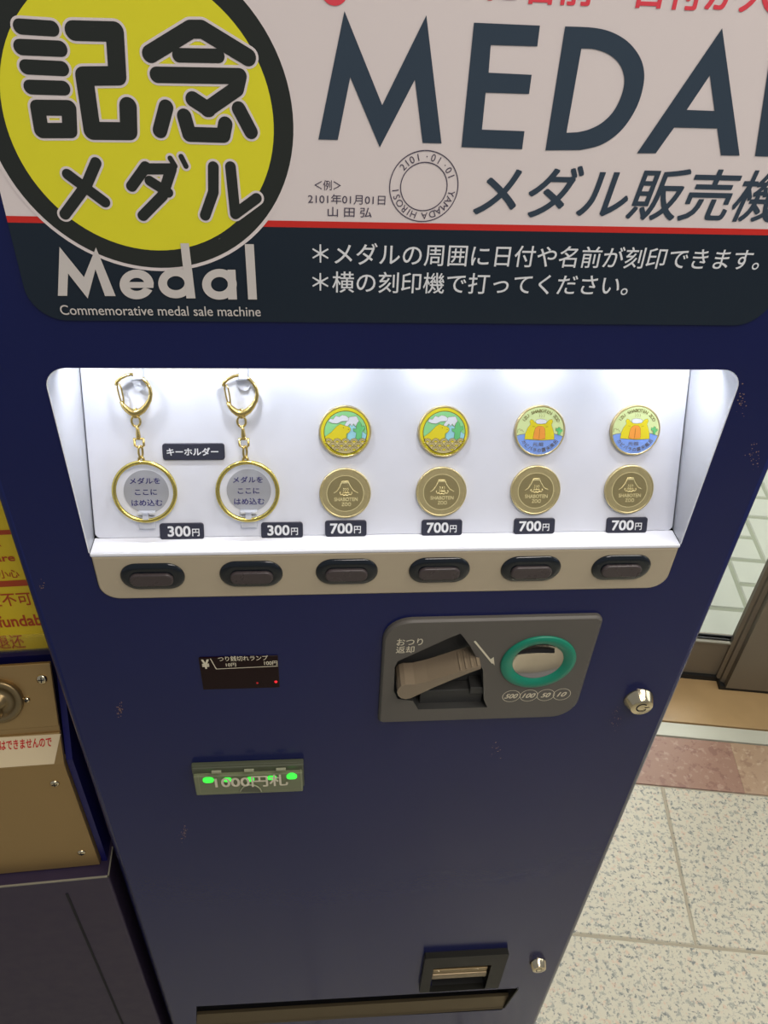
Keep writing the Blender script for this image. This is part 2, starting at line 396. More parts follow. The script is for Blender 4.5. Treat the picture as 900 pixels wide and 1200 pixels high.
# ------------------------------------------------------------------ the vending machine
vm = empty('vending_machine', 'navy blue medal vending machine with a lit display case', 'vending machine', (0.052, 0.25, 0))
VM = vm.matrix_world.inverted()
FM = VM @ FACE.m; PM = VM @ PANEL.m
XL, XR, ZB, ZT, DEP, RC = -0.1990, 0.2990, 0.02, 1.72, 0.50, 0.0065
OX0, OX1, OZ0, OZ1 = -0.1556, 0.2596, 1.0340, 1.2192      # opening of the display with the button strip
SX0, SX1, SZ0, SZ1 = -0.1548, 0.2625, 1.2490, 1.655         # sign
opening = rrect(OX0, OX1, OZ0, OZ1, (0.014, 0.014, 0.013, 0.013), 8)
LEVER_O = [FACE.px(*p) for p in ((462.5, 782), (466, 775), (528, 747), (540, 742.5), (551, 757), (566, 785), (567, 820), (571, 829), (490, 831.5), (484, 821.5), (466, 819), (461.5, 810))]
LEVER_O = LEVER_O[::-1]
TRAY = [FACE.px(*p) for p in ((230, 1203), (588, 1183.5), (607, 1158), (230, 1179.5))]
CUP = [FACE.px(*p) for p in ((506, 1163), (580, 1158), (584, 1128), (506, 1133))]
b = B(); b.m('navy')
front = rrect(XL, XR, ZB, ZT, 0.0001, 1)
b.flat([[(XL, ZB), (XR, ZB), (XR, ZT), (XL, ZT)], opening, LEVER_O, TRAY, CUP], 0.0)
prof = []
for k in range(7): t = rad(15*k); prof.append((XR+RC*math.sin(t), RC-RC*math.cos(t)))
prof += [(XR+RC, DEP), (XL-RC, DEP)]
for k in range(7): t = rad(90-15*k); prof.append((XL-RC*math.sin(t), RC-RC*math.cos(t)))
a = b.ring([(p[0], p[1], ZB) for p in prof]); c = b.ring([(p[0], p[1], ZT) for p in prof])
for i in range(len(prof)-1): b.face([a[i], a[i+1], c[i+1], c[i]], i != 6 and i != 7 and i != 8)
b.face(c); b.face(a[::-1])
b.m('gap')
for L in (LEVER_O, CUP):
    a = b.ring([(p[0], 0, p[1]) for p in L]); c = b.ring([(p[0], 0.02, p[1]) for p in L]); b.bridge(a, c)
a = b.ring([(p[0], 0, p[1]) for p in TRAY]); c = b.ring([(p[0], 0.06, p[1]) for p in TRAY]); b.bridge(a, c); b.face(c[::-1])
b.box(-0.18, 0.28, 0.04, 0.46, 0.0, 0.02)
b.m('scuff')
for (u, v, n_, sp) in ((215, 976, 45, 5), (140, 831, 38, 4.5), (49, 686, 12, 3), (581, 880, 16, 6), (868, 470, 20, 9), (884, 533, 24, 8), (722, 842, 26, 7)):
    for k in range(n_):
        x, z = FACE.px(u+random.gauss(0, sp*.5), v+random.gauss(0, sp)); r = random.uniform(.0001, .0005)
        if x > XR-.001: continue
        b.flat([(x+r*math.cos(t)*random.uniform(.5, 1.6), z+r*math.sin(t)) for t in (0, 1.2, 2.4, 3.6, 5)], -0.0001)
b.build('cabinet', vm, FM)

# display case ---------------------------------------------------------------
LZ = 1.0782
b = B(); b.m('liner')
up_open = rrect(OX0, OX1, LZ, OZ1, (0.0002, 0.0002, 0.013, 0.013), 8)
dep = 0.088
a = b.ring([(p[0], -0.0004, p[1]) for p in up_open]); c = b.ring([(p[0], dep, p[1]) for p in up_open])
n = len(a)
for i in range(n):
    j = (i+1) % n
    p, q2 = up_open[i], up_open[j]
    if abs(p[1]-LZ) < 0.001 and abs(q2[1]-LZ) < 0.001: continue          # the ledge is built on its own
    b.face([a[i], c[i], c[j], a[j]], 9 <= i)
# thin bright lip standing round the mouth of the case
rim_o = rrect(OX0-0.0006, OX1+0.0006, LZ, OZ1+0.0004, (0.0002, 0.0002, 0.0134, 0.0134), 8)
d = b.ring([(p[0], -0.0006, p[1]) for p in rim_o]); b.bridge(d, a)
# ledge with a small front lip
b.box(OX0, OX1, -0.0016, 0.0155, LZ-0.0030, LZ, 0.0008)
b.m('gap'); b.face(b.ring([(OX0, dep, LZ-0.01), (OX1, dep, LZ-0.01), (OX1, dep, OZ1), (OX0, dep, OZ1)]))
b.build('display_case', vm, FM)
b = B(); b.m('panel')
hw = (OX1-OX0)/2-0.0006; cx = (OX0+OX1)/2-0.052
b.rslab(cx-hw, cx+hw, 0.0016, 0.1545, (0.004, 0.004, 0.0005, 0.0005), 0.0, 0.004, 0.0006)
b.m('gap'); b.face(b.ring([(cx-hw-.0006, 0.0045, 0), (cx+hw+.0006, 0.0045, 0), (cx+hw+.0006, 0.0045, 0.155), (cx-hw-.0006, 0.0045, 0.155)]))
b.build('display_panel', vm, PM)
# light strip tucked under the roof of the case
b = B(); b.m('liner'); b.box(OX0+.004, OX1-.004, 0.030, 0.046, OZ1-0.0045, OZ1-0.0008, 0.0008)
ls = b.build('light_strip', vm, FM)
for i, u in enumerate((120, 205, 290, 385, 510, 625, 745, 800)):
    x = PANEL.px(u, 440)[0]+0.052
    l = bpy.data.lights.new('led_lamp', 'AREA'); l.shape = 'DISK'; l.size = 0.007; l.energy = 0.025; l.color = (0.93, 0.95, 1.0); l.spread = rad(165)
    lo = bpy.data.objects.new('led_lamp', l); COL.objects.link(lo)
    lo.location = (x, 0.040, OZ1-0.0055); lo.rotation_euler = (rad(10), 0, 0)

# button strip and its six buttons --------------------------------------------
b = B(); b.m('beige')
b.rslab(OX0+.0004, OX1-.0004, OZ0+.0004, LZ-0.0032, (0.0138, 0.0138, 0.0003, 0.0003), -0.0012, 0.012, 0.0012, 8)
b.build('button_strip', vm, FM)
BT = [(137.3, 658.8, 219.5, 694.8, 148.8, 671.9, 205.3, 691.2), (254.1, 655.9, 334.1, 691.9, 267.5, 669.5, 321.9, 688.3), (368, 654, 444.9, 688.5, 379.8, 666.4, 432.4, 685.5), (477.5, 652.4, 552.8, 686.6, 489, 665, 541, 683.2), (585, 650.7, 660, 685, 597.5, 663.8, 649, 681.4), (691, 649.3, 766, 683.3, 704, 662, 754, 679.5)]
for t in BT:
    x0, x1, z0, z1 = FACE.box(*t[:4], -0.003); xm, zm = (x0+x1)/2, (z0+z1)/2; hw, hh = 0.0221, 0.0121
    b = B(); b.m('btn')
    # bezel: raised rim with a sunken middle
    Lo = rrect(xm-hw, xm+hw, zm-hh, zm+hh, hh-.0001, 10)
    def ins(e): return rrect(xm-hw+e, xm+hw-e, zm-hh+e, zm+hh-e, hh-e-.0001, 10)
    rs = [b.ring([(p[0], y, p[1]) for p in L]) for L, y in ((Lo, -0.0012), (Lo, -0.0018), (ins(.0008), -0.0026), (ins(.0022), -0.0031), (ins(.0040), -0.0034))]
    for r0, r1 in zip(rs, rs[1:]): b.bridge(r1, r0, smooth=True)
    b.flat(ins(.0040), -0.0034)
    bo = b.build('push_button', vm, FM)
    x0, x1, z0, z1 = FACE.box(*t[4:], -0.006); kx, kz = (x0+x1)/2, (z0+z1)/2
    b = B(); b.m('key'); b.rslab(kx-0.0150, kx+0.0150, kz-0.0056, kz+0.0054, 0.0052, -0.0056, -0.0015, 0.0010, 8)
    b.build('button_key', bo, Matrix.Identity(4), 'smoky grey button key')

# sign ------------------------------------------------------------------------
b = B(); b.m('white')
RS = 0.019
b.slab(rrect(SX0, SX1, SZ0, SZ1, RS, 10), -0.0008, 0.0)
sign = b.build('sign_panel', vm, FM, 'white, yellow and dark slate sign panel')
Y = -0.0010
def step(k): return Y-0.00008*k
I4 = Matrix.Identity(4)
zr0 = FACE.px(340, 265.5)[1]; zr1 = FACE.px(340, 258)[1]
b = B(); b.m('band'); b.flat([p for p in rrect(SX0, SX1, SZ0, zr0, (RS, RS, 0.0001, 0.0001), 10)], step(0)); b.build('slate_band', sign, I4, 'dark slate lower band')
b = B(); b.m('red'); b.flat([(SX0, zr0), (SX1, zr0), (SX1, zr1), (SX0, zr1)], step(0)); b.build('red_stripe', sign, I4, 'thin red stripe')
# round emblem: white rim, black ring, yellow disc, characters
pl = FACE.px(4, 130); pr = FACE.px(320.8, 145); pb = FACE.px(185, 292.4); po = FACE.px(344, 150); pbo = FACE.px(190, 315.5)
RYL = (pr[0]-pl[0])/2; ecx = (pr[0]+pl[0])/2; ecz = pb[1]+RYL
RBK = po[0]-ecx
b = B()
b.m('white'); b.flat(circ(ecx, ecz, RBK+0.0018, 96), step(1))
b.m('black'); b.flat(circ(ecx, ecz, RBK, 96), step(2))
b.m('yellow'); b.flat(circ(ecx, ecz, RYL, 96), step(3))
b.build('round_emblem', sign, I4, 'yellow disc in a black ring')
# crop coordinates of the emblem (900 wide for 360 px)
def E(p): return FACE.px(p[0]*0.4, p[1]*0.4)
big = [([(62, 76), (155, 82)], 42), ([(64, 136), (178, 141)], 44), ([(80, 194), (184, 199)], 42), ([(92, 253), (188, 256)], 42),
       ([(113, 313), (204, 314), (207, 380), (124, 380)], 46, True),
       ([(219, 88), (338, 91), (346, 220), (249, 221), (272, 381), (379, 382), (377, 309)], 54),
       ([(442, 156), (560, 84), (592, 84), (727, 166)], 50), ([(525, 160), (640, 162)], 40),
       ([(462, 217), (702, 221), (694, 258), (608, 318)], 46), ([(566, 288), (612, 318)], 46),
       ([(488, 312), (470, 380)], 46), ([(541, 338), (556, 391), (655, 394), (661, 361)], 46), ([(700, 316), (736, 384)], 44),
       ([(283, 474), (255, 540), (192, 625)], 36), ([(200, 508), (309, 589)], 36),
       ([(428, 486), (387, 543)], 36), ([(425, 492), (503, 492), (478, 570), (420, 629)], 36), ([(440, 527), (494, 561)], 34), ([(500, 461), (514, 484)], 18), ([(532, 456), (546, 484)], 18),
       ([(626, 486), (626, 560), (602, 628)], 36), ([(676, 486), (690, 624), (752, 578)], 36)]
sc_m = (FACE.px(180, 100)[0]-FACE.px(80, 100)[0])/250.0
b = B()
b.m('white')
for t in big: b.stroke([E(p) for p in t[0]], (t[1]+14)*sc_m*0.97, step(4), len(t) > 2)
b.m('black')
for t in big: b.stroke([E(p) for p in t[0]], (t[1]-1)*sc_m*0.97, step(5), len(t) > 2)
b.build('emblem_characters', sign, I4, 'rounded black characters with a pale outline')
# Medal wordmark, (crop 900 wide for 280 px from 50, 270)
def Wd(p): return FACE.px(50+p[0]*0.3111, 270+p[1]*0.3111)
b = B(); b.m('grey_ink'); yk = step(6)
b.flat([Wd(p) for p in ((60, 242), (66, 58), (158, 172), (203, 60), (277, 243), (237, 243), (201, 142), (172, 252), (98, 158), (95, 242))][::-1], yk)
def bowl(cx, cy, rx, ry, wd, a0, a1, y):
    o = []; i_ = []
    for k in range(41):
        t = rad(a0+(a1-a0)*k/40); o.append(Wd((cx+rx*math.cos(t), cy+ry*math.sin(t)))); i_.append(Wd((cx+(rx-wd)*math.cos(t), cy+(ry-wd*0.92)*math.sin(t))))
    for k in range(40): b.flat([o[k], o[k+1], i_[k+1], i_[k]], y)
bowl(356, 199, 64, 56, 34, 24, 360, yk); b.flat([Wd(p) for p in ((318, 190), (420, 190), (419, 212), (318, 212))], yk)
bowl(503, 194, 66, 57, 33, 0, 360, yk); b.flat([Wd(p) for p in ((520, 44), (552, 44), (577, 251), (543, 251))], yk)
bowl(667, 198, 65, 58, 33, 0, 360, yk); b.flat([Wd(p) for p in ((697, 143), (727, 143), (733, 255), (700, 255))], yk)
b.flat([Wd(p) for p in ((762, 47), (796, 47), (808, 255), (775, 255))], yk)
b.text('Commemorative medal sale machine', FACE.box(71.5, 356.8, 305.5, 368.2), yk, 0.004)
b.build('wordmark', sign, I4, 'pale grey wordmark and caption')
# MEDAL title (crops 900 wide for 280 px)
def T1(p): return FACE.px(360+p[0]*0.3111, p[1]*0.3111)
def T2(p): return FACE.px(620+p[0]*0.3111, p[1]*0.3111)
b = B(); b.m('ink'); yk = step(1)
b.flat([T1(p) for p in ((42, 523), (140, 40), (282, 394), (448, 56), (505, 538), (434, 536), (405, 298), (273, 553), (162, 289), (115, 525))][::-1], yk)
b.flat([T1(p) for p in ((580, 552), (627, 84), (875, 95), (865, 173), (690, 168), (682, 272), (844, 280), (834, 352), (671, 347), (657, 486), (817, 492), (808, 560))][::-1], yk)
Do = [(60, 564), (134, 98), (240, 103), (310, 120), (370, 156), (412, 208), (430, 262), (428, 320), (408, 390), (370, 458), (322, 510), (262, 546), (190, 563)]
Di = [(139, 498), (195, 181), (245, 184), (296, 202), (334, 234), (354, 278), (355, 322), (340, 372), (312, 422), (270, 462), (222, 486), (180, 496)]
def spline(P, keep):
    o = list(P[:keep])
    Q = P[keep-1:]
    for i in range(len(Q)-1):
        p0, p1, p2, p3 = Q[max(i-1, 0)], Q[i], Q[i+1], Q[min(i+2, len(Q)-1)]
        for k in range(1, 6):
            t = k/5; o.append(tuple(0.5*(2*p1[c]+(p2[c]-p0[c])*t+(2*p0[c]-5*p1[c]+4*p2[c]-p3[c])*t*t+(3*p1[c]-p0[c]-3*p2[c]+p3[c])*t**3) for c in (0, 1)))
    return o
b.flat([[T2(p) for p in spline(Do, 2)][::-1], [T2(p) for p in spline(Di, 2)][::-1]], yk)
b.flat([[T2(p) for p in ((404, 575), (724, 105), (790, 584), (720, 583), (706, 482), (544, 478), (475, 575))][::-1], [T2(p) for p in ((591, 412), (678, 282), (696, 416))][::-1]], yk)
b.flat([T2(p) for p in ((848, 586), (918, 120), (990, 122), (940, 512), (1046, 516), (1040, 592))][::-1], yk)
b.text('メダル販売機', FACE.box(556, 195, 921, 257), yk, 0.011, 0.15)
b.build('title', sign, I4, 'large slate lettering')
b = B(); b.m('redink'); b.text('メダルに名前・日付が入', FACE.box(437, -37, 912, 6.5), yk, 0.02); b.flat(circ(*FACE.px(392, -13), 0.0062, 40), yk); b.build('red_headline', sign, I4, 'red headline cut by the frame')
b = B(); b.m('thin_ink')
b.text('＜例＞', FACE.box(368.5, 210.5, 399.5, 222), yk, 0.004); b.text('2101年01月01日', FACE.box(361, 227, 451.5, 238.5), yk, 0.002)
b.text('山 田 弘', FACE.box(384, 242, 435.5, 253.5), yk, 0.004)
rcx, rcz = 0.13132*0.42, 1.45-0.30056*0.42; ro, ri = 0.042186*0.42, 0.028898*0.42
annulus(b, rcx, rcz, ro-0.0005, ro, yk, 96); annulus(b, rcx, rcz, ri-0.0005, ri, yk, 96); rm = (ro+ri)/2-0.0002
for ch, a in zip('2101·01·01', (-50, -39, -28, -15, 2, 15, 28, 43, 55, 68)): b.glyph(ch, rcx+rm*math.sin(rad(a)), rcz+rm*math.cos(rad(a)), 0.0036, -rad(a), yk)
for ch, a in zip('YAMADA HIROSI', (102, 115, 130, 145, 159, 175, 0, 198, 209, 221, 235, 249, 262)):
    if ch != ' ': b.glyph(ch, rcx+rm*math.sin(rad(a)), rcz+rm*math.cos(rad(a)), 0.0036, -rad(a), yk)
b.build('stamp_example', sign, I4, 'thin ring of small lettering')
b = B(); b.m('wink'); yk = step(1)
b.text('＊メダルの周囲に日付や名前が刻印できます。', FACE.box(366, 287, 892, 312.5), yk, 0.005)
b.text('＊横の刻印機で打ってください。', FACE.box(366, 319, 737, 343.5), yk, 0.005)
b.build('notice_lettering', sign, I4, 'two lines of white lettering')

# price labels, stickers, pegs (parts of the display) --------------------------
def plaque(px, body, lab, tb, yen=True):
    x0, x1, z0, z1 = PANEL.box(*px, -0.001)
    b = B(); b.m('label'); b.rslab(x0, x1, z0, z1, 0.0020, -0.0016, -0.0001, 0.0004)
    b.m('wink'); w_ = x1-x0; h = z1-z0
    if yen:
        b.text(body, (x0+w_*tb[0], x0+w_*tb[1], z0+h*0.19, z0+h*0.84), -0.00175, 0.022)
        b.text('円', (x0+w_*(tb[1]+.035), x0+w_*(tb[1]+.20), z0+h*0.20, z0+h*0.66), -0.00175, 0.016)
    else: b.text(body, (x0+w_*.07, x0+w_*.90, z0+h*0.27, z0+h*0.75), -0.00175, 0.02)
    return b.build('price_label' if yen else 'caption_label', vm, PM, lab)
plaque((187.3, 613, 239, 632), '300', 'charcoal 300 yen label under the left key ring', (.18, .70))
plaque((306, 612, 355, 630.5), '300', 'charcoal 300 yen label under the right key ring', (.15, .68))
for px in ((381, 609.8, 429.6, 628.5), (494, 608.9, 541.5, 627.5), (602.3, 607.3, 650, 625.6), (710.7, 606.3, 758.3, 624.5)): plaque(px, '700', 'charcoal 700 yen label', (.12, .66))
plaque((190.4, 519.6, 263.3, 539), 'キーホルダー', 'charcoal key holder label', None, False)
for (u0, v0, u1, v1) in ((146, 552, 197, 600), (265.8, 551, 317.5, 598)):
    x0, x1, z0, z1 = PANEL.box(u0, v0, u1, v1, 0); cxs, czs, r = (x0+x1)/2, (z0+z1)/2, 0.0152
    b = B(); b.m('sticker'); b.lathe([(r, -0.0001), (r, -0.0004), (0, -0.0004)], cxs, czs, 64, False); b.m('indigo')
    b.text('メダルを', (cxs-.0106, cxs+.0098, czs+.0055, czs+.0100), -0.0006, 0.012)
    b.text('ここに', (cxs-.0076, cxs+.0072, czs-.0022, czs+.0018), -0.0006, 0.012)
    b.text('はめ込む', (cxs-.0104, cxs+.0104, czs-.0100, czs-.0054), -0.0006, 0.012)
    b.build('insert_sticker', vm, PM, 'grey round sticker with indigo lettering')

# coin panel ------------------------------------------------------------------
x0, x1, z0, z1 = FACE.box(445.5, 727, 697.5, 839)
px0 = (FACE.px(446, 780)[0]+FACE.px(443.5, 835)[0])/2; px1 = (FACE.px(699, 738)[0]+FACE.px(680, 812)[0])/2
pz1 = FACE.px(570, 725.5, -0.004)[1]; pz0 = FACE.px(560, 841.5, -0.002)[1]
b = B(); b.m('taupe')
rad4 = (0.005, 0.022, 0.007, 0.022); YP = -0.0045
L0 = rrect(px0, px1, pz0, pz1, rad4, 8); L1 = rrect(px0+.002, px1-.002, pz0+.002, pz1-.002, [q-.002 for q in rad4], 8)
hole = [FACE.px(*p, YP) for p in ((462.5, 782), (466, 775), (528, 747), (540, 742.5), (551, 757), (566, 785), (567, 820), (571, 829), (490, 831.5), (484, 821.5), (466, 819), (461.5, 810))][::-1]
gx, gz, gr = 0.41388*0.42, 1.45-1.17076*0.42, 0.0306
b.flat([L1, hole, circ(gx, gz, gr-.0088, 48)], YP)
a = b.ring([(p[0], YP, p[1]) for p in L1]); c = b.ring([(p[0], YP+.0018, p[1]) for p in L0]); d = b.ring([(p[0], 0.0, p[1]) for p in L0])
b.bridge(a, c, smooth=True); b.bridge(c, d)
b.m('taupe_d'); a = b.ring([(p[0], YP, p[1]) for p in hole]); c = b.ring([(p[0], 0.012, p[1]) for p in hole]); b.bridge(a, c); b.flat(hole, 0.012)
cp = b.build('coin_panel', vm, FM)
# shelf inside the recess, lower right
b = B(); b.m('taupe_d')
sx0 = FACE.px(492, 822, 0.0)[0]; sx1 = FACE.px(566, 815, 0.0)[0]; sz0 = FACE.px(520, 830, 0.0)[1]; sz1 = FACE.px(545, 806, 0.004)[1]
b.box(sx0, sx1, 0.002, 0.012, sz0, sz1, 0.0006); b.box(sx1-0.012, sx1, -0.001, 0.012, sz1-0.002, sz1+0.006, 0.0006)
b.build('recess_step', cp, I4, 'dark step in the lever recess')
# lever
YL = -0.0135
lv = [(190/5.294, 522/5.294)]
def LV(p): return FACE.px(430+p[0]/5.294, 710+p[1]/5.294, YL)
lo = [(708, 374), (660, 386), (560, 414), (460, 446), (380, 470), (300, 488), (240, 490), (212, 498), (194, 516), (187, 536), (194, 558), (212, 573), (240, 579), (268, 574), (300, 560), (420, 504), (540, 454), (640, 414), (706, 390)]
out = [LV(p) for p in lo]
b = B(); b.m('lever'); b.slab(out, YL, 0.009)
for k in range(4):       # grip grooves as small ribs on the top of the tip
    t0 = out[0]; t1 = out[2]; f = 0.10+0.24*k
    xx = t0[0]+(t1[0]-t0[0])*f; zz = t0[1]+(t1[1]-t0[1])*f
    b.box(xx-0.0009, xx+0.0009, YL+0.001, 0.006, zz-0.0012, zz+0.0007, 0.0003)
b.build('return_lever', cp, I4, 'brown grey coin return lever')
# print on the coin panel
b = B(); b.m('cream_ink'); yk = YP-0.0003
b.text('おつり', FACE.box(465, 748, 495.5, 756, YP), yk, 0.006); b.text('返却', FACE.box(464, 757, 485.5, 765, YP), yk, 0.006)
b.build('panel_lettering', cp, I4, 'cream lettering'); b = B(); b.m('cream_ink')
b.stroke([FACE.px(556.5, 751.5, YP), FACE.px(577, 776.5, YP)], 0.0016, yk); b.flat([FACE.px(*p, YP) for p in ((579.5, 779.5), (578.5, 769.5), (574.5, 772.5))], yk)
b.build('turn_arrow', cp, I4, 'cream arrow'); b = B(); b.m('cream_ink')
for (cu, cv, tx) in ((599.1, 815.5, '500'), (619.6, 814.8, '100'), (639.5, 814.2, '50'), (658.3, 813.3, '10')):
    x, z = FACE.px(cu, cv, YP); annulus(b, x, z, 0.0071, 0.0076, yk, 40)
    h = 0.0030; wtx = 0.0056 if len(tx) == 3 else 0.0040
    b.text(tx, (x-wtx, x+wtx, z-h, z+h), yk, 0.02, 0.35)
b.build('coin_values', cp, I4, 'four cream circles with coin values')
# green ring and its coin slot
gx, gz, gr = 0.41388*0.42, 1.45-1.17076*0.42, 0.0306
b = B(); b.m('green')
b.lathe([(gr, YP), (gr, YP-.0012), (gr-.0008, YP-.002), (gr-.0045, YP-.0024), (gr-.0085, YP-.0010), (gr-.0100, YP+.0004)], gx, gz-.0004, 72)
cr = b.build('coin_ring', cp, I4, 'green ring round the coin slot')
b = B(); b.m('steel')
rr = 0.0206; b.lathe([(rr, YP+.0002), (rr*0.93, YP+.0012), (rr*0.75, YP+.0024), (rr*0.5, YP+.0033), (rr*0.25, YP+.0038), (0, YP+.0039)], gx, gz, 64)
b.m('gap')
pts = [FACE.px(604.2+45*k/8, 764.4-1.9*k/8-1.2*math.sin(math.pi*k/8), YP+.0028) for k in range(9)]
for p, q2 in zip(pts, pts[1:]): b.box(p[0], q2[0], YP+.0010, YP+.0050, (p[1]+q2[1])/2-.0011, (p[1]+q2[1])/2+.0011)
b.build('coin_slot', cp, I4, 'domed steel coin slot')

# change lamp window -----------------------------------------------------------
x0, x1, z0, z1 = FACE.box(235.3, 768.7, 326.8, 806)
b = B(); b.m('smoke'); b.rslab(x0, x1, z0, z1, 0.0008, -0.0009, 0.0, 0.0003, 2)
lp = b.build('change_lamp_window', vm, FM, 'smoked window with change lamps')
b = B(); b.m('cream_ink'); yk = -0.0011
b.text('¥', FACE.box(236.5, 771.5, 245.5, 782.5), yk, 0.03); b.stroke([FACE.px(*p) for p in ((246.8, 770.8), (253.6, 782.7), (325.4, 779.3))], 0.0007, yk)
b.text('つり銭切れランプ', FACE.box(255.5, 767.3, 314, 773.2), yk, 0.008); b.text('10円', FACE.box(264.8, 775.6, 276.8, 780), yk, 0.015); b.text('100円', FACE.box(309.5, 773.2, 325.2, 778.2), yk, 0.015)
b.build('lamp_print', lp, I4, 'cream lettering')
for (u, v, k, r) in ((301.6, 799.2, 'reddim', .0009), (323.4, 797.8, 'redled', .0012)):
    x, z = FACE.px(u, v); b = B(); b.m(k); b.lathe([(r, -0.0009), (r*.8, -0.0014), (0, -0.0017)], x, z, 20); b.build('red_lamp', lp, I4, 'small red lamp')

# banknote slot ----------------------------------------------------------------
bx0 = (FACE.px(225.5, 895)[0]+FACE.px(231, 931)[0])/2; bx1 = (FACE.px(356, 890)[0]+FACE.px(356.7, 927)[0])/2
YB = -0.010; bz1 = FACE.px(292, 891, 0)[1]; bz0 = FACE.px(293, 930, YB)[1]; bzm = FACE.px(292, 899.5, YB)[1]
b = B(); b.m('bill_d')
b.box(bx0, bx1, -0.004, 0.0, bz0-.001, bz1, 0.0006)
b.m('bill'); b.box(bx0+.0015, bx1-.0010, YB, -0.003, bz0, bz1-0.0075, 0.0010)
b.m('bill_d'); b.box(bx0+.0004, bx1-.0004, YB+.0035, -0.003, bz1-0.009, bz1-0.0003, 0.0010)
bs = b.build('banknote_slot', vm, FM, 'olive smoked banknote slot cover')
b = B(); b.m('bill_l'); yk = YB-.0003
def BL(p): return FACE.px(210+p[0]/5.625, 740+p[1]/5.625, YB)
b.stroke([BL((122, 938)), BL((140, 1065)), BL((400, 1052))], 0.0005, yk); b.stroke([BL((548, 1048)), BL((808, 1036)), BL((800, 905))], 0.0005, yk)
for p in ((245, 926), (460, 916), (670, 909)):
    x, z = BL(p); b.box(x-.0042, x+.0042, YB-.0010, YB+.001, z-.0012, z+.0012, 0.0003)
b.build('clear_clip_edges', bs, I4, 'pale clear plastic edges and clips')
b = B(); b.m('bill_l'); pts = [BL((472+70*math.cos(rad(t)), 1058-52*math.sin(rad(t)))) for t in range(5, 180, 10)]
b.tube([(p[0], YB-.0008, p[1]) for p in pts], 0.0007, 8); b.m('bill_d'); b.flat(pts, YB-.0006); b.build('finger_notch', bs, I4)
b = B(); b.m('cream_ink'); b.text('1000円札', FACE.box(251.5, 907, 337.5, 920.5, YB), yk-.0012, 0.018); b.build('banknote_lettering', bs, I4, 'pale lettering')
for (u, v, w_, h_) in ((192, 977, 78, 40), (318, 975, 58, 30), (470, 972, 54, 32), (612, 962, 66, 28), (742, 953, 76, 40)):
    x, z = BL((u, v)); b = B(); b.m('gled'); ww, hh = w_/5.625*.00069/2, h_/5.625*.00105/2
    b.rslab(x-ww, x+ww, z-hh, z+hh, min(ww, hh)*.9, YB-.0011, YB+.001, 0.0004, 5); b.build('green_lamp', bs, I4, 'glowing green lamp')

# cup for returned coins and the tray -------------------------------------------
YC = -0.0075
def CP(p, y=YC): return FACE.px(460+p[0]*0.2222, 1090+p[1]*0.2222, y)
cx0 = (CP((165, 150))[0]+CP((150, 325))[0])/2; cx1 = (CP((606, 125))[0]+CP((570, 300))[0])/2; cz1 = CP((385, 140))[1]; cz0 = CP((360, 318))[1]
hx0 = (CP((205, 200))[0]+CP((205, 320))[0])/2; hx1 = (CP((512, 185))[0]+CP((500, 300))[0])/2; hz1 = CP((360, 194))[1]; hz0 = cz0+0.0008
b = B(); b.m('blackm')
o_ = rrect(cx0, cx1, cz0, cz1, 0.0012, 3); h_ = rrect(hx0, hx1, hz0, hz1, 0.0020, 3)
b.slab([o_, h_], YC, 0.0)
b.m('cup_d'); c0 = b.ring([(p[0], 0.0, p[1]) for p in h_]); c1 = b.ring([(p[0], 0.035, p[1]) for p in h_]); b.bridge(c0, c1); b.flat(h_, 0.035)
cup = b.build('coin_return_cup', vm, FM, 'black framed coin return cup')
fz1 = CP((360, 205), -.003)[1]; fz0 = CP((360, 248), -.003)[1]; fzm = CP((360, 226), -.003)[1]
b = B(); b.m('tan_lip'); b.box(hx0+.0010, hx1-.0014, -0.0040, 0.004, fz0, fzm, 0.0012); b.m('dial'); b.box(hx0+.0016, hx1-.0020, -0.0028, 0.004, fzm-.0002, fz1, 0.0004)
b.m('steel')  # small bright pieces stand for the highlights on the flap
for fx in (.12, .80): b.box(hx0+(hx1-hx0)*fx-.0007, hx0+(hx1-hx0)*fx+.0007, -0.0036, 0.0, fz1-.0026, fz1-.0010, 0.0003)
b.build('cup_flap', cup, I4, 'tan metal flap')
ty0 = FACE.px(420, 1190)[1]; tz0 = TRAY[0][1]
b = B(); b.m('bronze')
x0 = TRAY[0][0]; xe = TRAY[1][0]; zt = TRAY[2][1]
zb_ = FACE.px(402, 1184.5, -0.001)[1]
q = [(x0, -0.0014, tz0-.0006), (x0, 0.0006, tz0+.0016), (x0, 0.0050, zb_), (x0, 0.0090, zb_), (x0, 0.0090, tz0-.0006)]
a = b.ring(q); c = b.ring([(xe+(p[2]-tz0)*0.55, p[1], p[2]) for p in q]); b.bridge(c, a); b.face(a[::-1]); b.face(c)
b.m('cup_d'); b.box(x0, xe+.012, 0.03, 0.034, tz0, zt); b.m('blackm')
b.slab([(xe+.001, tz0), (xe+.003, tz0), (TRAY[2][0]+.001, zt), (TRAY[2][0]-.001, zt)], -0.0012, 0.004)
b.build('delivery_tray', vm, FM, 'dark delivery tray with a bronze lip')

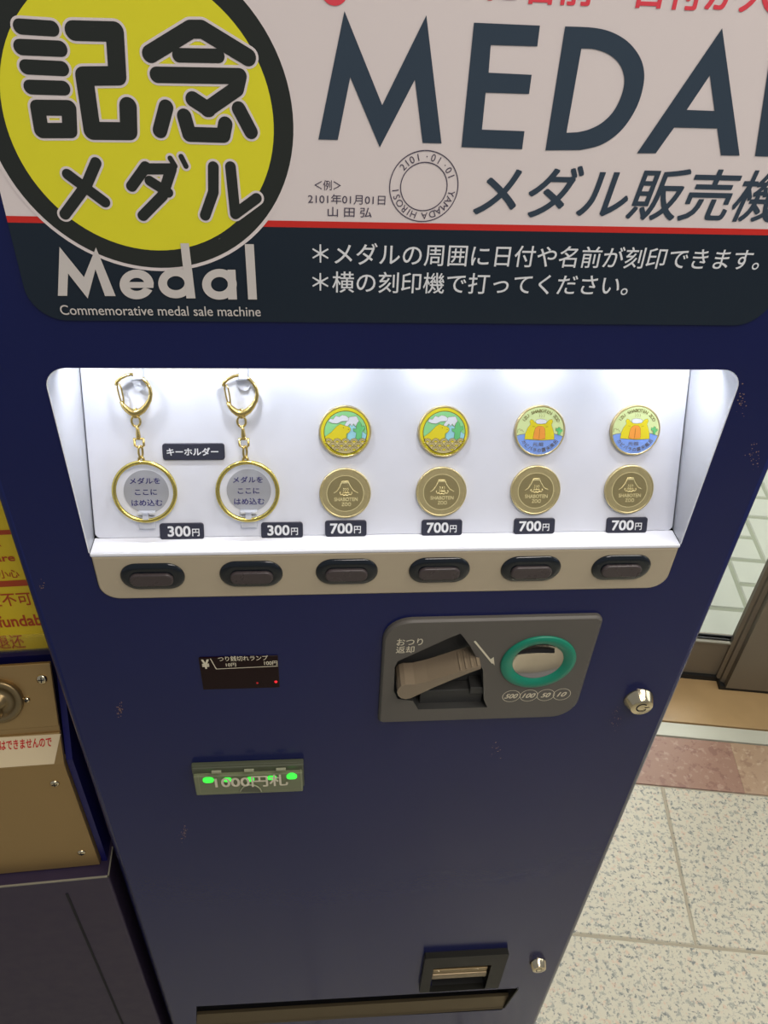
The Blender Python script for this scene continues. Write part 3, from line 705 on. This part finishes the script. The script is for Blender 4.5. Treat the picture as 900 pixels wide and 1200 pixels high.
# locks -------------------------------------------------------------------------
def lock(u, v, yf, r0, r1, key):
    x, z = FACE.px(u, v, yf)
    b = B(); b.m('chrome'); b.lathe([(r0*1.04, 0.0), (r0*1.04, -0.0012), (r0, -0.0020), (r1, yf+.0004), (r1-.0004, yf), (0, yf)], x, z, 40)
    for p in range(len(b.sm)): pass
    o = b.build('lock', vm, FM, 'chrome barrel lock')
    b = B(); b.m('gap')
    for k in range(26):
        a0, a1 = rad(45+k*11), rad(45+(k+1)*11)
        b.flat([(x+rk*math.cos(a), z+rk*math.sin(a)) for rk, a in ((r1*.42, a0), (r1*.54, a0), (r1*.54, a1), (r1*.42, a1))], yf-.0002)
    b.flat([(x+r1*.25, z-.0004), (x+r1*.72, z-.0002), (x+r1*.70, z+.0005), (x+r1*.25, z+.0004)], yf-.0002)
    b.build('keyway', o, I4, 'dark keyhole ring')
lock(752.3, 829.5, -0.010, 0.0124, 0.0096, True)
lock(632, 1137, -0.010, 0.0104, 0.0086, True)

# white pegs that carry the key rings
def peg(u, ub, vb):
    b = B(); b.m('clip')
    x, z = PANEL.px(u, 443, -0.006)
    b.box(x-.0029, x+.0029, -0.0085, -0.0001, z-.0006, z+.0160, 0.0004)
    L = [(x-.0058, z-.0020), (x+.0058, z-.0020), (x+.0018, z-.0085), (x-.0018, z-.0085)]
    b.slab(L[::-1], -0.0030, -0.0001)
    b.build('hanging_peg', vm, PM, 'white hanging peg')
    b = B(); b.m('clip'); x, z = PANEL.px(ub, vb, -0.006)
    b.box(x-.0058, x+.0058, -0.0046, -0.0001, z-.0010, z+.0010, 0.0004)
    b.box(x-.0021, x+.0021, -0.0072, -0.0050, z-.0055, z+.0008, 0.0003); b.box(x-.0021, x+.0021, -0.0072, -0.0001, z-.0016, z+.0008, 0.0003)
    b.box(x-.0056, x+.0056, -0.0036, -0.0001, z-.0112, z-.0030, 0.0004)
    b.build('ring_clip', vm, PM, 'clear white clip holding a key ring')
peg(162.5, 170.5, 602.5); peg(285.5, 291, 601.5)

# ------------------------------------------------------------------ key rings
def key_ring(uc, vc, label):
    x, z = PANEL.px(uc, vc, -0.006)
    base = PANEL.m @ Vector((x, -0.006, z))
    e = empty('key_ring', label, 'key ring', base, PANEL.rot, 'gold key rings in the display case')
    R = 0.0204; k = 0.000586   # metres per photo pixel here
    b = B(); b.m('gold_ring'); b.tube([(R*math.cos(2*math.pi*i/64), 0, R*math.sin(2*math.pi*i/64)) for i in range(64)], 0.0015, 12, True); b.build('ring', e)
    # coordinates below: zoom pixels (7.5 per photo pixel) from the ring centre (372, 1097)
    def Z(p, y=0): return ((p[0]-372)/7.5*k, y, (1097-p[1])/7.5*k*1.0)
    b = B(); b.m('pale_gold'); b.tube([Z(p) for p in ((338, 842), (345, 800), (362, 785), (380, 800), (388, 842))], 0.0009, 8); b.build('lug', e)
    b = B(); b.m('pale_gold')
    b.tube([Z((362+14*math.sin(t)*1.0, 745+52*math.cos(t)), 0.0012*math.sin(t)) for t in [2*math.pi*i/24 for i in range(24)]], 0.00075, 8, True)
    b.build('link', e)
    b = B(); b.m('pale_gold'); b.tube([Z(p) for p in ((316, 628), (318, 690), (340, 703), (374, 703), (393, 690), (393, 628))], 0.00085, 8); b.tube([Z((308, 632)), Z((400, 632))], 0.0008, 8)
    b.tube([Z(p) for p in ((355, 632), (352, 600), (350, 545), (342, 525))], [0.0013, 0.0016, 0.0011, 0.0009], 10); b.build('swivel', e)
    b = B(); b.m('pale_gold')
    b.tube([Z((341+36*math.cos(t), 480+46*math.sin(t)), 0.0004*math.sin(t)) for t in [2*math.pi*i/28 for i in range(28)]], 0.0008, 8, True); b.build('link', e)
    # snap hook: body, gate
    path = [(372, 96), (420, 118), (455, 160), (476, 205), (480, 250), (468, 300), (440, 345), (405, 385), (372, 404), (340, 412), (308, 404), (275, 380), (248, 350), (228, 312)]
    rr_ = [.0011, .0011, .0012, .0012, .0013, .0015, .0018, .0022, .0024, .0023, .0024, .0021, .0016, .0011]
    b = B(); b.m('pale_gold'); b.tube([Z(p) for p in path], rr_, 12); b.tube([Z(p) for p in ((372, 96), (330, 86), (288, 96), (240, 120), (205, 152), (196, 178))], [.0011, .0010, .0011, .0011, .0012, .0008], 10)
    b.tube([Z((342+30*math.cos(t), 412+32*math.sin(t))) for t in [2*math.pi*i/24 for i in range(24)]], 0.0010, 8, True)
    h = b.build('snap_hook', e)
    b = B(); b.m('pale_gold'); b.tube([Z(p) for p in ((212, 170), (208, 200), (218, 260), (232, 325), (240, 345), (252, 330), (250, 270), (240, 200), (225, 165))], 0.0006, 8, True); b.build('gate', h)
    return e
key_ring(169.5, 576.3, 'gold key ring hanging furthest left in the display case')
key_ring(290.3, 575.9, 'gold key ring hanging right of the key holder label')

# ------------------------------------------------------------------ medals
MR = 0.0179
def medal_base(b, key='gold'):
    b.m(key); b.lathe([(MR-.0004, 0.0), (MR, -0.0004), (MR, -0.0026), (MR-.0004, -0.0030), (MR*.945, -0.0030), (MR*.925, -0.0027), (0, -0.0027)], 0, 0, 72, False)
def enamel_wave():
    e = empty('enamel_medal', '', 'medal', (0, 0, 0), None, 'coloured medals in the upper row'); y = -0.0027
    b = B(); medal_base(b); b.build('rim', e)
    k = MR/204.0
    def N(p): return ((p[0]-297)*k, (306-p[1])*k)
    b = B(); Yk = lambda i: y-0.00006*(i+1)
    b.m('e_yel'); b.flat(circ(0, 0, MR*.93, 72), Yk(0))
    b.m('e_line'); b.flat(circ(*N((300, 310)), MR*.83, 72), Yk(1))
    ri = MR*.805; c = N((300, 310))
    def clip(pts): # keep inside the round field
        o = []
        for p in pts:
            d = Vector((p[0]-c[0], p[1]-c[1])); o.append((c[0]+d.x*min(1, ri/max(d.length, 1e-9)), c[1]+d.y*min(1, ri/max(d.length, 1e-9))))
        return o
    b.m('e_grn'); b.flat(circ(*c, ri, 72), Yk(2))
    def shape(key, pts, i, lw=0.00032):
        P = clip([N(p) for p in pts]); b.m('e_line'); b.stroke(P, lw, Yk(i), True, 4); b.m(key)
        a_ = sum(P[j-1][0]*P[j][1]-P[j][0]*P[j-1][1] for j in range(len(P)))
        b.flat(P if a_ > 0 else P[::-1], Yk(i)-0.00003)
    shape('e_sky', [(318, 300), (340, 240), (480, 330), (470, 380), (312, 380)], 3)
    shape('e_wht', [(292, 255), (330, 190), (385, 185), (415, 250), (388, 240), (378, 262), (362, 240), (348, 262), (334, 240), (315, 262)], 4)
    shape('e_wht', [(168, 222), (180, 205), (205, 208), (225, 180), (250, 190), (275, 175), (305, 182), (325, 200), (318, 220), (270, 222), (235, 240), (195, 236)], 5)
    shape('e_cac', [(378, 365), (384, 310), (362, 300), (360, 280), (380, 285), (392, 235), (405, 222), (420, 240), (424, 265), (445, 262), (450, 285), (428, 300), (424, 362)], 6)
    shape('e_yel', [(138, 345), (190, 308), (232, 262), (252, 250), (262, 244), (274, 252), (312, 262), (336, 275), (338, 292), (325, 310), (306, 318), (304, 352), (300, 395), (200, 400), (150, 380)], 7)
    b.m('e_line')
    for q in ((283, 272), (322, 286)): b.flat([(N(q)[0]+4*k*math.cos(t), N(q)[1]+4*k*math.sin(t)) for t in [math.pi*j/4 for j in range(8)]], Yk(9))
    # scale waves
    P = clip([N(p) for p in ((130, 388), (165, 362), (200, 354), (235, 388), (268, 354), (300, 354), (335, 388), (368, 354), (400, 354), (435, 362), (480, 388))])
    b.m('gold_hi'); P = [N((140, 388))]+[(c[0]+ri*math.cos(rad(t)), c[1]+ri*math.sin(rad(t))) for t in range(206, 335, 6)]+[N((460, 388))]; b.flat(P, Yk(8))
    for r_, zc in enumerate((388, 420, 452)):
        for j in range(-4, 5):
            cx_ = 300+j*66+(33 if r_ % 2 else 0)
            for i, (q, key) in enumerate(((34, 'e_line'), (30, 'gold_hi'), (25, 'e_line'), (21, 'gold_hi'), (16, 'e_line'), (12, 'e_yel'))):
                P = clip([N((cx_+q*math.cos(rad(t)), zc-q*math.sin(rad(t)))) for t in range(0, 181, 15)]); b.m(key)
                ar = sum(P[h-1][0]*P[h][1]-P[h][0]*P[h-1][1] for h in range(len(P)))
                if abs(ar) < 4e-7: continue
                b.flat(P if ar > 0 else P[::-1], Yk(9+r_*2)-0.000012*i)
    b.m('e_line'); b.arc_text('IZU SHABOTEN ZOO JAPAN', 0, 0, MR*.855, 246, 114, MR*.085, True, Yk(16))
    b.build('enamel_face', e); return e
def enamel_bath():
    e = empty('enamel_medal', '', 'medal', (0, 0, 0), None, 'coloured medals in the upper row'); y = -0.0027
    b = B(); medal_base(b); b.build('rim', e); k = MR/201.0
    def N(p): return ((p[0]-287)*k, (299-p[1])*k)
    b = B(); Yk = lambda i: y-0.00006*(i+1); ri = MR*.93
    b.m('e_lime'); b.flat(circ(0, 0, ri, 72), Yk(0))
    b.m('e_blue'); sea = [(ri*math.cos(rad(t)), ri*math.sin(rad(t))) for t in range(190, 351, 4)]
    top = [N(p) for p in ((470, 345), (440, 330), (400, 322), (380, 345), (200, 345), (170, 322), (130, 326), (100, 340))]
    b.flat(sea+top, Yk(1)); b.m('e_line'); b.stroke([N(p) for p in ((98, 338), (130, 326), (170, 322))], .00025, Yk(2)); b.stroke([N(p) for p in ((400, 322), (440, 330), (474, 346))], .00025, Yk(2))
    def shape(key, pts, i, lw=0.0003):
        P = [N(p) for p in pts]; b.m('e_line'); b.stroke(P, lw, Yk(i), True, 4); b.m(key)
        ar = sum(P[j-1][0]*P[j][1]-P[j][0]*P[j-1][1] for j in range(len(P))); b.flat(P if ar > 0 else P[::-1], Yk(i)-0.00003)
    shape('e_yel', [(166, 362), (170, 320), (186, 276), (208, 246), (200, 222), (208, 208), (226, 214), (238, 232), (285, 236), (338, 232), (352, 214), (374, 208), (382, 224), (372, 250), (388, 290), (400, 330), (402, 366), (300, 372)], 3)
    shape('e_orng', [(232, 358), (238, 310), (246, 276), (268, 260), (304, 262), (322, 282), (328, 330), (328, 360), (280, 368)], 5)
    shape('e_wht', [(246, 228), (252, 210), (280, 204), (316, 208), (334, 220), (328, 238), (290, 243), (258, 240)], 6)
    shape('e_cac', [(430, 330), (428, 300), (412, 296), (410, 276), (424, 282), (432, 268), (446, 274), (446, 292), (460, 284), (464, 300), (448, 312), (446, 332)], 4)
    b.m('e_line'); b.stroke([N((282, 280)), N((280, 358))], .0002, Yk(7)); b.stroke([N((222, 262)), N((240, 264))], .00022, Yk(7)); b.stroke([N((328, 266)), N((346, 264))], .00022, Yk(7))
    for u in (272, 290, 308): b.stroke([N((u, 190)), N((u+4, 176)), N((u-3, 166))], .0002, Yk(7))
    b.stroke([N(p) for p in ((106, 310), (108, 286), (124, 282), (132, 296), (140, 286), (148, 298), (156, 306))], .00022, Yk(7))
    b.m('e_line'); b.arc_text('IZU SHABOTEN ZOO', 0, 0, MR*.80, -58, 58, MR*.13, False, Yk(8), 0.004)
    b.m('e_line'); b.arc_text('カピバラの露天風呂', 0, 0, MR*.76, 236, 124, MR*.13, True, Yk(8), 0.004)
    b.text('元祖', (*sorted((N((232, 0))[0], N((318, 0))[0])), N((0, 418))[1], N((0, 388))[1]), Yk(8))
    b.build('enamel_face', e); return e
def gold_medal(field='gold_dark'):
    e = empty('gold_medal', '', 'medal', (0, 0, 0), None, 'plain gold medals in the lower row'); y = -0.0027
    b = B(); medal_base(b); b.build('rim', e); k = MR/201.0
    def N(p): return ((p[0]-297)*k, (785-p[1])*k)
    b = B(); b.m('gold_hi'); annulus(b, 0, 0, MR*.705, MR*.73, y-.0001); b.m(field); b.flat(circ(0, 0, MR*.705, 64), y-.0001); b.build('field', e, None, 'mirror polished middle')
    b = B(); b.m('gold_hi'); t = .00042
    def line(pts, wd=6): b.tube([(N(p)[0], y-.0002, N(p)[1]) for p in pts], wd*k/2, 6)
    line([(206, 782), (232, 765), (256, 728), (273, 686), (318, 686), (334, 722), (362, 762), (396, 780)], 7)
    b.flat([N(p) for p in ((268, 702), (273, 684), (319, 684), (324, 702))][::1], y-.0003)
    for u in (284, 300, 316): line([(u, 742), (u+5, 752), (u-4, 762), (u+2, 772)], 5)
    line([(258, 772), (254, 784), (266, 796), (276, 790), (284, 802), (300, 794), (314, 802), (324, 790), (338, 796), (350, 784), (346, 772)], 6); line([(274, 778), (328, 778)], 6)
    b.text('SHABOTEN', (N((210, 0))[0], N((394, 0))[0], N((0, 846))[1], N((0, 816))[1]), y-.0003, 0.02)
    b.text('ZOO', (N((268, 0))[0], N((342, 0))[0], N((0, 886))[1], N((0, 856))[1]), y-.0003, 0.02)
    b.build('relief', e, None, 'raised mountain, steam and lettering'); return e
def put(e, u, v, label):
    x, z = PANEL.px(u, v, -0.0025); e.matrix_world = PANEL.m @ Matrix.Translation((x, -0.0002, z)); e['label'] = label
A = enamel_wave(); put(A, 404.5, 505.9, 'yellow rimmed capybara and wave medal, nearer the key rings')
A2 = copy_tree(A); put(A2, 520, 505.9, 'yellow rimmed capybara and wave medal, next to the bathing capybara medals')
C_ = enamel_bath(); put(C_, 632.8, 504.9, 'bathing capybara medal with blue water, next to the wave medals')
C2 = copy_tree(C_); put(C2, 744.7, 504.2, 'bathing capybara medal with blue water, furthest right in the case')
G = gold_medal(); put(G, 404.6, 578.2, 'plain gold medal with mountain relief, leftmost in the lower row')
for u, v, l in ((517.3, 576.5, 'plain gold medal with mountain relief, second from left in the lower row'), (627.8, 574.7, 'plain gold medal with mountain relief, third from left in the lower row'), (737.5, 573.8, 'plain gold medal with mountain relief, rightmost in the lower row')):
    g = copy_tree(G); put(g, u, v, l)

# ------------------------------------------------------------------ neighbour: the engraving machine on the left
nm = empty('engraving_machine', 'brown plated engraving machine with a yellow warning notice, left of the vending machine', 'machine', (-0.44, 0.25, 0), NROT)
NI = nm.matrix_world.inverted()
NMx = NI @ NLOW.m                     # local: x to the right (0 = right side), y into the machine (0 = lower plate)
W_ = 0.44; ZP = 0.815; ZL = 0.636; TU = rad(22.5); ZU = 0.907; YU = (ZU-ZP)*math.tan(TU)
b = B(); b.m('nbody')
# pedestal with a pale upper edge
b.box(-W_, 0.0035, -0.0125, 0.38, 0.02, ZL-.0012, 0.002)
b.m('pale_edge'); b.box(-W_, 0.0037, -0.0128, -0.0112, ZL-.0022, ZL-.0006); b.box(0.0024, 0.0037, -0.0128, 0.02, ZL-.0022, ZL-.0006)
b.m('gap'); b.box(-0.044, -0.0415, -0.0131, -0.0120, 0.05, 0.609); b.box(-0.40, -0.01, 0.02, 0.36, 0.0, 0.022)
b.build('pedestal', nm, NMx, 'dark blue grey pedestal with a door slot')
b = B(); b.m('nside')
# right cheek: outline in y,z
ck = [(0.004, ZL-.002), (0.36, ZL-.002), (0.36, 1.45), (0.056, 1.45), (0.056, 0.915), (YU+.016, ZU+.0060), (0.0035, ZP)]
for xx in (-0.0065, 0.0): pass
a = b.ring([(0.0, p[0]+.001, p[1]) for p in ck]); c = b.ring([(-0.0055, p[0]+.001, p[1]) for p in ck]); b.bridge(a, c)
tri = tessellate_polygon([[Vector((p[0], p[1], 0)) for p in ck]])
for t in tri: b.face([a[i] for i in t]); b.face([c[i] for i in t][::-1])
b.m('navy_dark'); b.box(-W_, -0.0055, 0.012, 0.36, ZL-.002, ZP-.01); b.box(-W_, -0.0055, YU+.01, 0.36, ZP-.01, ZU); b.box(-W_, -0.0055, 0.059, 0.36, ZU-.01, 1.45)
b.build('shell', nm, NMx, 'dark blue shell')
b = B(); b.m('plate'); b.box(-W_, -0.0065, 0.0, 0.011, ZL+.0012, ZP, 0.0006); b.build('lower_plate', nm, NMx, 'brown metal lower plate')
UPF = Frame(NLOW.loc + NROT @ Vector((0, 0, ZP)), NROT @ Matrix.Rotation(-TU, 3, 'X'))
UMx = NI @ UPF.m; UL = (ZU-ZP)/math.cos(TU)
b = B(); b.m('plate'); zg = UPF.px(40, 855)[1]; zl = UPF.px(40, 900)[1]
b.box(-W_, -0.0065, 0.0, 0.004, zg+.0016, UL, 0.0006); b.box(-W_, -0.0065, 0.0012, 0.004, zg-.0040, zg+.002); b.box(-W_, -0.0060, -0.0010, 0.004, 0.0, zg-.0040, 0.0008)
b.build('upper_plate', nm, UMx, 'sloping brown metal upper plate')
# notice paper
q = [UPF.px(*p, -0.0012) for p in ((-60, 904), (63.5, 895), (71, 860), (-60, 868))]
b = B(); b.m('paper'); b.slab(q, -0.0014, -0.001); pn = b.build('paper_notice', nm, UMx, 'cream paper notice')
b = B(); b.m('redpen'); x0, x1, z0, z1 = UPF.box(-25, 866, 61, 878.3, -0.0014); b.text('釣り銭はできませんので', (x0, x1, z0, z1), -0.0016, 0.02, 0.15); b.build('notice_lettering', pn, I4, 'slanted red lettering')
# dial
x, z = UPF.px(-2, 823, -0.004); R_ = UPF.px(26.5, 820, -0.004)[0]-x
b = B(); b.m('dial'); b.lathe([(R_, 0), (R_, -0.004), (R_-.0012, -0.0055), (R_*.72, -0.0055), (R_*.66, -0.0035), (R_*.3, -0.0035), (R_*.26, -0.008), (0, -0.008)], x, z, 48)
dl = b.build('dial', nm, UMx, 'round bronze dial')
b = B(); b.m('dial'); b.box(x-.0022, x+.0022, -0.011, -0.0035, z-R_*.62, z+R_*.1, 0.0008); b.build('dial_grip', dl, I4)
def screw(fr, mx, u, v, r):
    x, z = fr.px(u, v, -0.001); b = B(); b.m('chrome'); b.lathe([(r, 0), (r, -0.0006), (r*.75, -0.0016), (r*.35, -0.0021), (0, -0.0022)], x, z, 24)
    b.m('gap'); b.box(x-r*.55, x+r*.55, -0.0024, -0.0019, z-.0004, z+.0004); b.box(x-.0004, x+.0004, -0.0024, -0.0019, z-r*.55, z+r*.55); b.build('screw', nm, mx, 'chrome screw')
screw(UPF, UMx, 48.7, 796.5, 0.0046); screw(UPF, UMx, 31, 820.5, 0.0030); screw(NLOW, NMx, 64, 919, 0.0042); screw(NLOW, NMx, 95.5, 1000, 0.0042)
# warning notice above
NUP = Frame(NLOW.loc + NROT @ Vector((0, 0.057, 0)), NROT); WMx = NI @ NUP.m
wz0 = NUP.px(30, 770)[1]; wz1 = NUP.px(3, 612)[1]+0.06
b = B(); b.m('nyel'); b.slab([(-0.30, wz0), (0.0, wz0), (0.0, wz1), (-0.30, wz1)], -0.0012, 0.001); wn = b.build('warning_notice', nm, WMx, 'yellow notice with red stripes and lettering')
b = B(); b.m('nred'); yk = -0.0015
for v0, v1 in ((619, 624.5), (678.5, 685.5), (765, 770.5)):
    z1_ = NUP.px(20, v0)[1]; z0_ = NUP.px(20, v1)[1]; b.flat([(-0.30, z0_), (0, z0_), (0, z1_), (-0.30, z1_)], yk)
def ntext(body, ur, vt, vb, wid, bold=0.01):
    xr = NUP.px(ur, (vt+vb)/2)[0]; z0_ = NUP.px(ur-10, vb)[1]; z1_ = NUP.px(ur-10, vt)[1]; b.text(body, (xr-wid, xr, z0_, z1_), yk, bold)
mpp = abs(NUP.px(40, 700)[0]-NUP.px(0, 700)[0])/40
ntext('注意', 1, 630, 640, 20*mpp); ntext('Take care', 17.5, 648, 656.5, 70*mpp, 0.02); ntext('小心', 22.5, 666, 676, 24*mpp)
ntext('返金不可', 37, 692, 708, 72*mpp); ntext('Non-refundable', 63, 717.5, 731, 128*mpp, 0.02); ntext('不可退还', 29, 742, 758, 72*mpp)
b.build('warning_lettering', wn, I4, 'red lettering and stripes')
b = B(); b.m('clear'); z = wz0-.0015; b.slab(rrect(-0.30, -0.002, z-.004, z+.032, 0.004, 4), -0.0045, -0.0016); b.build('clear_cover', nm, WMx, 'clear plastic edge under the notice')

# parent the display lamps to the machine
for o in list(COL.objects):
    if o.type == 'LIGHT' and o.name.startswith('led_lamp'):
        mw = Matrix.Translation(o.location) @ o.rotation_euler.to_matrix().to_4x4(); o.parent = vm; o.matrix_parent_inverse = VM; o.matrix_basis = mw
